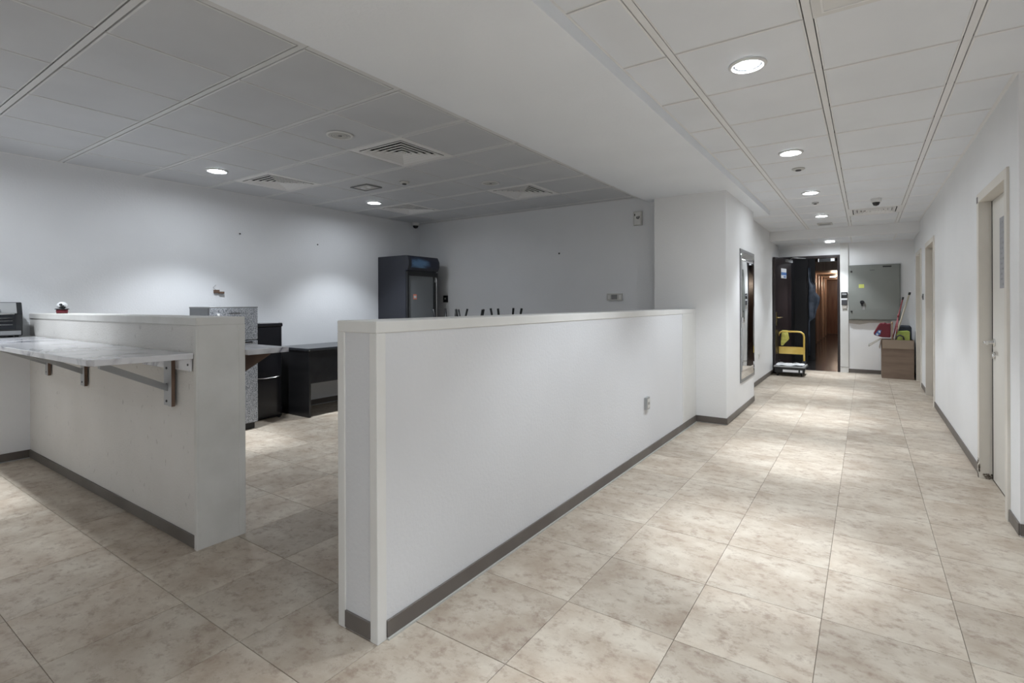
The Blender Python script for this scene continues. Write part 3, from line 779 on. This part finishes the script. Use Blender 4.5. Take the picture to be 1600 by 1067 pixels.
for y in (ya+.03, yb-.03):
    for x in (x0+.03, x1-.03): MB().cyl((x, y, 1.0205), (x, y, 1.034), .012, 10).build('foot', M['rubber'], to)

# ornament on the half wall
og = thing('small_ornament', (-5.43, 1.37, 1.204), 'tiny white, black and red ornament on top of the half wall', 'ornament')
MB().lathe([(0, .0005), (.034, .0005), (.038, .02), (.036, .032), (0, .032)], 24).build('red_base', M['red'], og, loc=(0, 0, 0))
MB().lathe([(0, .031), (.042, .032), (.047, .036), (.040, .040), (0, .040)], 24).build('black_rim', M['black_pl'], og, loc=(0, 0, 0))
MB().ball((0, 0, .066), .034, 3, (1, 1, .85)).build('white_ball', M['white_print'], og, loc=(0, 0, 0))
mk = MB()
for a, z in ((-.5, .072), (-.15, .060), (.1, .050), (-.45, .052)): mk.ball((.030*math.cos(a), .030*math.sin(a), z), .0125, 1, (1, 1, .8))
mk.build('black_spots', M['black_pl'], og, loc=(0, 0, 0))

# ------------------------------------------------------------------ furniture along the left wall
fr = thing('refrigerator', (-5.45, 2.64, 0), 'slim silver speckled refrigerator behind the counter end', 'refrigerator')
B((-5.62, 2.39, .06), (-5.235, 2.85, 1.240)).build('cabinet', M['fridge_side'], fr, .004)
B((-5.625, 2.388, 1.236), (-5.20, 2.852, 1.250)).build('top', M['grey'], fr, .003)
B((-5.230, 2.392, .915), (-5.198, 2.848, 1.235)).build('upper_door', M['speckle'], fr, .004)
B((-5.230, 2.392, .075), (-5.198, 2.848, .905)).build('lower_door', M['speckle'], fr, .004)
B((-5.199, 2.66, .885), (-5.188, 2.79, .900)).build('door_grip', M['black_pl'], fr, .002)
B((-5.199, 2.565, 1.186), (-5.196, 2.675, 1.191)).build('badge_line', M['dkgrey'], fr)
lk = MB(); lk.cyl((-5.200, 2.465, 1.172), (-5.192, 2.465, 1.172), .012, 14); lk.box((-5.2, 2.458, 1.145), (-5.190, 2.472, 1.170)); lk.build('door_lock', M['white_pl'], fr)
B((-5.60, 2.40, .0), (-5.25, 2.84, .062)).build('plinth', M['black_pl'], fr)

wd = thing('water_dispenser', (-5.65, 3.14, 0), 'black floor-standing water dispenser between refrigerator and desk', 'water dispenser')
B((-5.79, 2.95, .012), (-5.515, 3.30, 1.03)).build('body', M['black_pl'], wd, .012, 3)
B((-5.79, 2.945, 1.02), (-5.50, 3.305, 1.062)).build('top_cover', M['black_gl'], wd, .014, 3)
B((-5.517, 2.965, .78), (-5.500, 3.285, 1.015)).build('upper_panel', M['black_gl'], wd, .006)
B((-5.517, 2.965, .03), (-5.500, 3.285, .76)).build('cabinet_door', M['black_gl'], wd, .006)
MB().tube([(-5.497, 2.98 + .029*k, .462 + .012*(1 - ((k-5)/5)**2) * -1 + .006) for k in range(11)], .0035, 8).build('silver_strip', M['chrome'], wd)
MB().ball((-5.497, 3.09, .727), .010, 2, (.5, 1, 1)).build('tap_light', M['white_print'], wd)
for y in (3.02, 3.27): B((-5.53, y, 1.060), (-5.505, y+.022, 1.067)).build('top_glint', M['chrome'], wd)  # chrome blocks stand in for the small glints on the cover
for x in (-5.77, -5.53):
    for y in (2.98, 3.27): MB().cyl((x, y, 0), (x, y, .016), .015, 10).build('foot', M['rubber'], wd)

dk = thing('office_desk', (-5.49, 4.0, 0), 'long black office desk with modesty panel along the left wall', 'desk')
B((-5.795, 3.40, .748), (-5.175, 4.80, .775)).build('desk_top', M['desk_top'], dk, .002)
B((-5.79, 3.415, 0), (-5.182, 3.440, .748)).build('side_panel', M['desk'], dk, .001)
B((-5.79, 4.765, 0), (-5.182, 4.790, .748)).build('side_panel', M['desk'], dk, .001)
B((-5.205, 3.440, .380), (-5.187, 4.765, .748)).build('modesty_panel', M['desk'], dk, .001)
MB().cyl((-5.19, 3.418, .752), (-5.172, 3.418, .752), .006, 10).build('corner_cap', M['chrome'], dk)

# display cooler
cl = thing('display_cooler', (-5.5, 5.21, 0), 'tall dark display cooler with glass door and blue header in the far corner', 'cooler')
cb = MB(); ya, yb = 4.91, 5.51
cb.box((-5.79, ya, .08), (-5.23, ya+.03, 1.94)); cb.box((-5.79, yb-.03, .08), (-5.23, yb, 1.94)); cb.box((-5.79, ya+.03, .08), (-5.75, yb-.03, 1.94))
cb.box((-5.75, ya+.03, .08), (-5.23, yb-.03, .28)); cb.box((-5.75, ya+.03, 1.70), (-5.23, yb-.03, 1.94))
cb.build('cabinet', M['cooler'], cl, .004)
hdm = MB(); hdm.prism([(-5.23, 1.735), (-5.195, 1.735), (-5.165, 1.80), (-5.165, 1.87), (-5.20, 1.935), (-5.23, 1.94)], 1, ya, yb); hdm.build('header', M['cooler'], cl, .003)
hp = MB(); hp.prism([(-.003, -.085), (.029, -.025), (.029, .050), (-.003, .105), (-.006, .105), (-.006, -.085)], 1, -.26, .27)
hp.build('header_print', M['header'], cl, loc=None)
cl.children[-1].matrix_parent_inverse = Matrix.Identity(4); cl.children[-1].location = (.308, .01, 1.825)
lf = MB(); lf.box((-5.745, ya+.031, .281), (-5.74, yb-.031, 1.699)); lf.build('inner_liner', M['grey'], cl)
for z in (.55, .85, 1.15, 1.45): B((-5.74, ya+.035, z), (-5.30, yb-.035, z+.008)).build('shelf', M['steel_dull'], cl)
df = MB(); df.box((-5.225, ya+.003, .285), (-5.195, ya+.03, 1.715)); df.box((-5.225, yb-.085, .285), (-5.195, yb-.01, 1.715)); df.box((-5.225, ya+.03, 1.66), (-5.195, yb-.085, 1.715)); df.box((-5.225, ya+.03, .285), (-5.195, yb-.085, .34))
dr = df.build('door', M['black_pl'], cl, .002)
B((-5.214, ya+.03, .34), (-5.208, yb-.085, 1.66)).build('glass_pane', M['glass'], dr)
g2 = MB(); g2.tube([(-5.195, 5.445, 1.64), (-5.165, 5.445, 1.63), (-5.165, 5.445, .75), (-5.195, 5.445, .74)], .008); g2.box((-5.195, 5.43, 1.58), (-5.178, 5.46, 1.65)); g2.build('door_handle', M['steel'], dr)
B((-5.2075, 5.03, 1.335), (-5.2065, 5.095, 1.405)).build('orange_sticker', M['sticker_o'], dr)
B((-5.2065, 5.04, 1.352), (-5.2058, 5.085, 1.386)).build('sticker_print', M['white_print'], dr)
B((-5.77, ya+.02, 0), (-5.26, yb-.02, .082)).build('plinth', M['black_pl'], cl)

# table behind the partition with upturned stools; only leg tips show
tb = thing('side_table', (-4.0, 4.95, 0), 'low black table behind the half wall carrying upturned stools', 'table')
B((-4.75, 4.55, .70), (-3.2, 5.15, .73)).build('table_top', M['desk'], tb, .002)
for x in (-4.7, -3.25):
    for y in (4.6, 5.1): B((x-.02, y-.02, 0), (x+.02, y+.02, .70)).build('leg', M['desk'], tb)
def stool(x, y, rz, label, top=1.20, spread=.165, zb=.731):
    t = thing('upturned_stool', (x, y, zb), label, 'stool', 'upturned black stools behind the half wall', rz)
    MB().lathe([(0, 0), (.15, 0), (.155, .015), (.15, .035), (0, .035)], 28).build('seat', M['black_pl'], t, loc=(0, 0, 0))
    for a in range(4):
        c, s = math.cos(PI/4+a*PI/2), math.sin(PI/4+a*PI/2)
        MB().tube([(c*.11, s*.11, .035), (c*spread*1.35, s*spread*1.35, top-zb)], [.013, .013], 10).build('leg', M['black_pl'], t, loc=(0, 0, 0))
    return t
stool(-4.36, 4.85, .25, 'upturned black stool leg tips beside the drinks cooler', 1.205)
stool(-4.00, 4.80, .62, 'middle upturned stool showing its leg tips above the half wall', 1.20)
stool(-3.50, 4.85, .95, 'upturned stool farthest right above the half wall', 1.215, .15)

# ------------------------------------------------------------------ small wall fittings
def plate(name, axis, pos, sz, m, label, cat, face=None, group=None):
    """thin fitting on a wall; axis 'x+' faces +X, 'x-' faces -X, 'y-' faces -Y"""
    t = thing(name, pos, label, cat, group)
    w2, h2, th = sz[0]/2, sz[1]/2, sz[2]
    def bx(a0, a1, z0, z1, t0, t1):
        if axis == 'x+': return B((t0, a0, z0), (t1, a1, z1))
        if axis == 'x-': return B((-t0, a0, z0), (-t1, a1, z1))
        return B((a0, -t0, z0), (a1, -t1, z1))
    bx(-w2, w2, -h2, h2, 0, th).build('back_plate', m, t, .0015, loc=(0, 0, 0))
    for nm, a0, a1, z0, z1, dth, mm in (face or []):
        bx(a0, a1, z0, z1, th, th+dth).build(nm, mm, t, loc=(0, 0, 0))
    return t
plate('wall_socket', 'x+', (X_HW1-.004, 4.07, .444), (.075, .10, .022), M['steel_dull'], 'metal power socket low on the long white half wall', 'socket',
      [('socket_face', -.025, .03, -.035, .035, .004, M['offwhite']), ('pin_hole', -.012, -.004, -.01, .012, .0045, M['black_pl']), ('pin_hole', .010, .018, -.01, .012, .0045, M['black_pl'])])
plate('thermostat', 'y-', (-2.52, YB, 1.345), (.20, .085, .016), M['offwhite'], 'wide thermostat panel on the back wall near the column', 'thermostat',
      [('display', -.04, .035, -.028, .028, .004, M['grey']), ('button_strip', -.085, -.06, -.025, .025, .003, M['white_pl']), ('button_strip', .06, .085, -.025, .025, .003, M['white_pl'])])
wb = plate('alarm_box', 'y-', (-2.22, YB, 2.262), (.10, .165, .03), M['offwhite'], 'white wall box with dark hook high on the back wall', 'alarm box',
      [('inner_panel', -.036, .040, -.07, .07, .004, M['white_pl']), ('slot', -.036, -.026, .03, .055, .006, M['black_pl'])])
MB().tube([(.0, -.036, .02), (-.005, -.045, .0), (.015, -.048, -.008), (.026, -.045, .008), (.022, -.04, .022)], .005, 8).build('hook', M['dkgrey'], wb, loc=(0, 0, 0))
plate('wall_outlet', 'y-', (-5.25, YB, 1.345), (.08, .10, .02), M['black_pl'], 'black outlet on the back wall beside the cooler', 'outlet', [('switch', -.012, .012, -.01, .018, .004, M['offwhite'])])
plate('light_switch', 'x-', (XR, 9.305, 1.345), (.07, .085, .012), M['grey'], 'grey switch on the right wall between the two far doors', 'switch', [('rocker', -.02, .02, -.02, .02, .004, M['dkgrey'])])
plate('low_outlet', 'x+', (XC, 8.68, .44), (.075, .08, .010), M['white_pl'], 'white outlet low on the corridor left wall', 'outlet', [('face', -.02, .02, -.02, .02, .003, M['offwhite'])])
rb = thing('rusty_bracket', (XL, 2.74, 1.41), 'brown rusty bracket with wire on the wall above the refrigerator', 'bracket')
B((XL, 2.70, 1.395), (XL+.02, 2.755, 1.43)).build('plate', M['rust'], rb, .002); B((XL, 2.75, 1.39), (XL+.03, 2.80, 1.412)).build('lug', M['rust'], rb, .002)
MB().tube([(XL+.01, 2.72, 1.43), (XL+.012, 2.69, 1.455), (XL+.01, 2.72, 1.48)], .002, 6).build('wire', M['grey'], rb)
for x, y, z, lab in ((XL, 2.98, 2.06, 'tiny screw on the left wall below the left diffuser'), (XL, 3.95, 2.03, 'tiny screw on the left wall left of the cooler')):
    t = thing('wall_screw', (x, y, z), lab, 'screw', 'tiny wall screws'); MB().cyl((0, 0, 0), (.008, 0, 0), .008, 10).build('screw_head', M['dkgrey'], t, loc=(0, 0, 0))
t = thing('wall_screw', (-3.29, YB, 1.915), 'tiny screw in the middle of the grey back wall', 'screw', 'tiny wall screws'); MB().cyl((0, 0, 0), (0, -.008, 0), .011, 10).build('screw_head', M['dkgrey'], t, loc=(0, 0, 0))

# mirror-polished cabinet door on the column
mc = thing('steel_cabinet', (-1.205, 6.69, 1.12), 'tall mirror-polished steel cabinet door set in the column side', 'cabinet')
z0, z1, ya, yb = .345, 1.895, 6.25, 7.125
for a, b in (((ya, z0), (yb, z0+.035)), ((ya, z1-.035), (yb, z1)), ((ya, z0+.035), (ya+.035, z1-.035)), ((yb-.035, z0+.035), (yb, z1-.035))):
    B((-1.204, a[0], a[1]), (-1.195, b[0], b[1])).build('frame_bar', M['grey'], mc, .002)
mp_ = MB(); n = 14
vv = []
for i in range(n+1):
    row = []
    for j in range(n+1):
        u, v = i/n, j/n
        row.append(mp_.bm.verts.new((-1.1975 + .005*math.sin(PI*u)*math.sin(PI*v) + .0012*math.sin(7*v+2*u), ya+.038 + u*(yb-ya-.076), z0+.038+v*(z1-z0-.076))))
    vv.append(row)
for i in range(n):
    for j in range(n): f = mp_.bm.faces.new((vv[i][j], vv[i+1][j], vv[i+1][j+1], vv[i][j+1])); f.smooth = True
md = mp_.build('mirror_door', M['mirror'], mc); md.modifiers.new('solid', 'SOLIDIFY').thickness = .003
kk = MB(); kk.box((-1.192, 6.30, .98), (-1.180, 6.33, 1.10)); kk.cyl((-1.18, 6.315, 1.04), (-1.165, 6.315, 1.04), .012, 12); kk.build('latch', M['chrome'], mc)

# grey distribution board on the far wall
db = thing('distribution_board', (.12, YF, 1.44), 'large grey metal distribution board on the far wall', 'cabinet')
B((-.258, YF-.05, .955), (.497, YF-.001, 1.935)).build('case', M['panel_grey'], db, .004)
B((-.245, YF-.062, .968), (.484, YF-.049, 1.922)).build('board_door', M['panel_grey'], db, .004)
for z in (1.82, 1.105): MB().cyl((-.215, YF-.060, z), (-.215, YF-.070, z), .016, 14).build('hinge_knob', M['black_pl'], db)
lkm = MB(); lkm.cyl((-.055, YF-.06, 1.27), (-.055, YF-.085, 1.27), .034, 18); lkm.box((-.07, YF-.085, 1.205), (-.045, YF-.068, 1.26)); lkm.build('door_lock', M['black_pl'], db)
B((-.05, YF-.066, 1.14), (-.015, YF-.0605, 1.20)).build('key_tag', M['steel_dull'], db)
B((-.105, YF-.064, 1.525), (-.025, YF-.0615, 1.59)).build('yellow_sticker', M['sticker_y'], db)
B((.245, YF-.066, 1.882), (.370, YF-.0615, 1.905)).build('black_slot', M['black_pl'], db)
B((.06, YF-.066, 1.832), (.13, YF-.0615, 1.840)).build('small_slot', M['dkgrey'], db)
lg = struct(MB().prism([(-.255, .895), (-.10, .875), (.05, .905), (.36, .91), (.36, .950), (-.255, .950)], 1, YF-.010, YF), 'trim_2', M['plinth'])

cr = thing('card_reader', (-.328, YF-.03, 1.30), 'black card reader above white keypad on the pilaster beside the doorway', 'card reader')
B((-.375, YF-.055, 1.350), (-.275, YF-.03, 1.455)).build('reader', M['black_pl'], cr, .003)
B((-.360, YF-.058, 1.405), (-.29, YF-.0545, 1.435)).build('display', M['steel_dull'], cr)
B((-.370, YF-.050, 1.315), (-.280, YF-.03, 1.345)).build('white_cover', M['white_print'], cr, .002)
B((-.368, YF-.055, 1.225), (-.282, YF-.03, 1.312)).build('lower_reader', M['dkgrey'], cr, .003)
B((-.358, YF-.047, 1.155), (-.285, YF-.03, 1.222)).build('back_box', M['plinth'], cr, .002)

# ------------------------------------------------------------------ yellow platform trolley
tr = thing('platform_trolley', (-1.09, 10.17, 0), 'yellow folding-handle platform trolley parked by the dark doorway', 'trolley')
hy = 10.30; xa, xb = -1.330, -.915
B((-1.345, 9.84, .150), (-.865, 10.37, .172)).build('platform', M['steel_dull'], tr, .006)
B((-1.355, 9.83, .135), (-.855, 10.38, .152)).build('rubber_rim', M['rubber'], tr, .006)
hp_ = [(xa, hy, .14), (xa, hy, .66), (xa+.012, hy, .71), (xa+.05, hy, .742), (xa+.1, hy, .748), (xb-.1, hy, .748), (xb-.05, hy, .742), (xb-.012, hy, .71), (xb, hy, .66), (xb, hy, .14)]
MB().tube(hp_, .0155, 14).build('push_handle', M['yellow'], tr)
B((xa+.01, hy-.006, .345), (xb-.01, hy+.006, .475)).build('cross_plate', M['yellow'], tr, .002)
for x in (xa, xb): B((x-.028, hy-.03, .172), (x+.028, hy+.03, .23)).build('hinge_bracket', M['black_pl'], tr, .003)
B((-1.20, 9.826, .075), (-.96, 9.832, .115)).build('white_label', M['white_print'], tr)
B((-.935, 9.826, .075), (-.90, 9.832, .115)).build('white_label', M['white_print'], tr)
B((-1.33, 9.835, .06), (-.88, 9.86, .136)).build('front_skirt', M['black_pl'], tr)
for x in (-1.29, -.92):
    for y in (9.92, 10.29):
        wh = MB().cyl((x-.014, y, .052), (x+.014, y, .052), .052, 22).build('caster_wheel', M['rubber'], tr)
        f_ = MB(); f_.box((x-.024, y-.02, .05), (x-.018, y+.02, .136)); f_.box((x+.018, y-.02, .05), (x+.024, y+.02, .136)); f_.build('caster_fork', M['steel_dull'], tr)
# wrinkled plastic on the platform and rag over the bar
pw = MB(); rr = random.Random(9); nn = 9
vv = [[pw.bm.verts.new((-1.32 + .42*i/nn, 9.90 + .40*j/nn, .176 + .022*rr.random())) for j in range(nn+1)] for i in range(nn+1)]
for i in range(nn):
    for j in range(nn): pw.bm.faces.new((vv[i][j], vv[i+1][j], vv[i+1][j+1], vv[i][j+1]))
po = pw.build('crumpled_sheet', M['white_print']); tag(po, 'crumpled pale plastic sheet lying on the trolley platform', 'plastic sheet'); po.modifiers.new('solid', 'SOLIDIFY').thickness = .003
rg = MB(); rows = [(.770, -1.268, -1.175), (.70, -1.272, -1.165), (.62, -1.28, -1.150), (.585, -1.282, -1.175), (.53, -1.285, -1.225), (.495, -1.282, -1.25)]
for sgn in (-1, 1):
    vs = [[rg.bm.verts.new((a + (b-a)*t/5, hy + sgn*(.0185 + .008*abs(math.sin(t*1.9+z*20))) * (0.0 if z > .768 else 1), z)) for t in range(6)] for z, a, b in rows]
    for a, b in zip(vs, vs[1:]):
        for k in range(5): f = rg.bm.faces.new((a[k], a[k+1], b[k+1], b[k])); f.smooth = True
ro = rg.build('cleaning_rag', M['yrag']); tag(ro, 'yellow checked rag draped over the trolley handle bar', 'rag'); ro.modifiers.new('solid', 'SOLIDIFY').thickness = .003

# ------------------------------------------------------------------ cardboard box with cleaning gear
bx = thing('cardboard_box', (.436, 10.68, 0), 'open brown cardboard box of mops by the right wall', 'box')
x0, x1, ya, yb, zt = .218, .652, 10.45, 10.90, .640; th = .006
cbm = MB(); cbm.box((x0, ya, 0), (x1, ya+th, zt)); cbm.box((x0, yb-th, 0), (x1, yb, zt)); cbm.box((x0, ya+th, 0), (x0+th, yb-th, zt)); cbm.box((x1-th, ya+th, 0), (x1, yb-th, zt)); cbm.box((x0+th, ya+th, 0), (x1-th, yb-th, .008))
cbm.build('carton', M['card'], bx)
MB().prism([(ya-.001, zt), (ya-.004, zt+.004), (ya-.022, zt-.14), (ya-.016, zt-.142)], 0, x0+.012, x1-.004).build('front_flap', M['card_in'], bx)
MB().prism([(x0+.001, zt), (x0-.003, zt+.003), (x0-.028, zt-.15), (x0-.022, zt-.152)], 1, ya+.01, yb-.01).build('side_flap', M['card'], bx)
def pole(name, pts, r, m, tip, label, cat='mop'):
    t = thing(name, pts[0], label, cat)
    MB().tube(pts, r, 10).build('pole', m, t)
    a, b = Vector(pts[-2]), Vector(pts[-1]); d = (b-a).normalized()
    MB().tube([b - d*.03, b + d*.015], r*1.35, 10).build('end_cap', tip, t)
    return t
pole('mop_pole', [(.245, 10.70, .03), (.607, 10.64, 1.42)], .013, M['mop_cream'], M['black_pl'], 'cream mop pole leaning highest out of the cardboard box', 'mop')
pole('broom_pole', [(.245, 10.655, .03), (.515, 10.60, 1.34)], .010, M['mop_red'], M['black_pl'], 'red pole with black cap beside the cream mop pole', 'broom')
pole('wooden_stick', [(.355, 10.50, .012), (.362, 10.49, .93)], .011, M['mop_wood'], M['mop_wood'], 'upright wooden stick beside the red bag in the box', 'stick')
pole('red_stick', [(.36, 10.575, .02), (.45, 10.565, 1.05)], .010, M['mop_red'], M['mop_red'], 'short dark red stick crossing the poles in the box', 'stick')
gr = thing('reaching_tool', (.30, 10.55, .60), 'pale two-pronged stick poking out left of the box', 'stick')
for dz in (0, .018): MB().tube([(.206, 10.463, .652+dz), (.045, 10.40, .535+dz*1.5)], .005, 8).build('prong', M['mop_cream'], gr)
MB().tube([(.040, 10.40, .525), (.040, 10.40, .575)], .010, 8).build('fork_end', M['offwhite'], gr)
rbm = MB(); pts = [(.225, .680), (.115, .715), (.105, .745), (.175, .885), (.20, .925), (.235, .915), (.26, .935), (.29, .91), (.345, .92), (.345, .680)]
rbm.prism(pts, 1, 10.475, 10.60); rbo = rbm.build('body', M['red'], None, .02, 3)
rbag = thing('red_bag', (.23, 10.54, .64), 'dark red bag with blue and white mark drooping over the box edge', 'bag')
rbo.parent = rbag; rbo.matrix_parent_inverse = mw(rbag).inverted()
MB().prism([(.125, .725), (.165, .70), (.20, .735), (.215, .80), (.17, .80)], 1, 10.470, 10.476).build('blue_mark', M['sticker_b'], rbag)
MB().prism([(.140, .722), (.165, .71), (.175, .735), (.15, .75)], 1, 10.466, 10.471).build('white_mark', M['white_print'], rbag)
MB().prism([(.172, .765), (.20, .755), (.20, .79), (.18, .792)], 1, 10.466, 10.471).build('white_mark', M['white_print'], rbag)
gt = thing('green_bag', (.50, 10.57, .5), 'lime green bag with dark grip inside the cardboard box', 'bag')
MB().prism([(.405, .50), (.60, .50), (.60, .79), (.565, .80), (.45, .79), (.42, .74)], 1, 10.49, 10.555).build('body', M['lime'], gt, .015, 3)
MB().tube([(.415, 10.485, .66), (.425, 10.48, .70), (.465, 10.475, .725), (.51, 10.48, .70), (.52, 10.485, .65)], .012, 10).build('grip', M['dkgrey'], gt)
nb = thing('navy_bag', (.54, 10.75, .4), 'dark navy bag at the back of the cardboard box', 'bag')
MB().prism([(.42, .40), (.64, .40), (.64, .85), (.61, .875), (.50, .88), (.44, .86)], 1, 10.74, 10.88).build('body', M['navy'], nb, .03, 3)
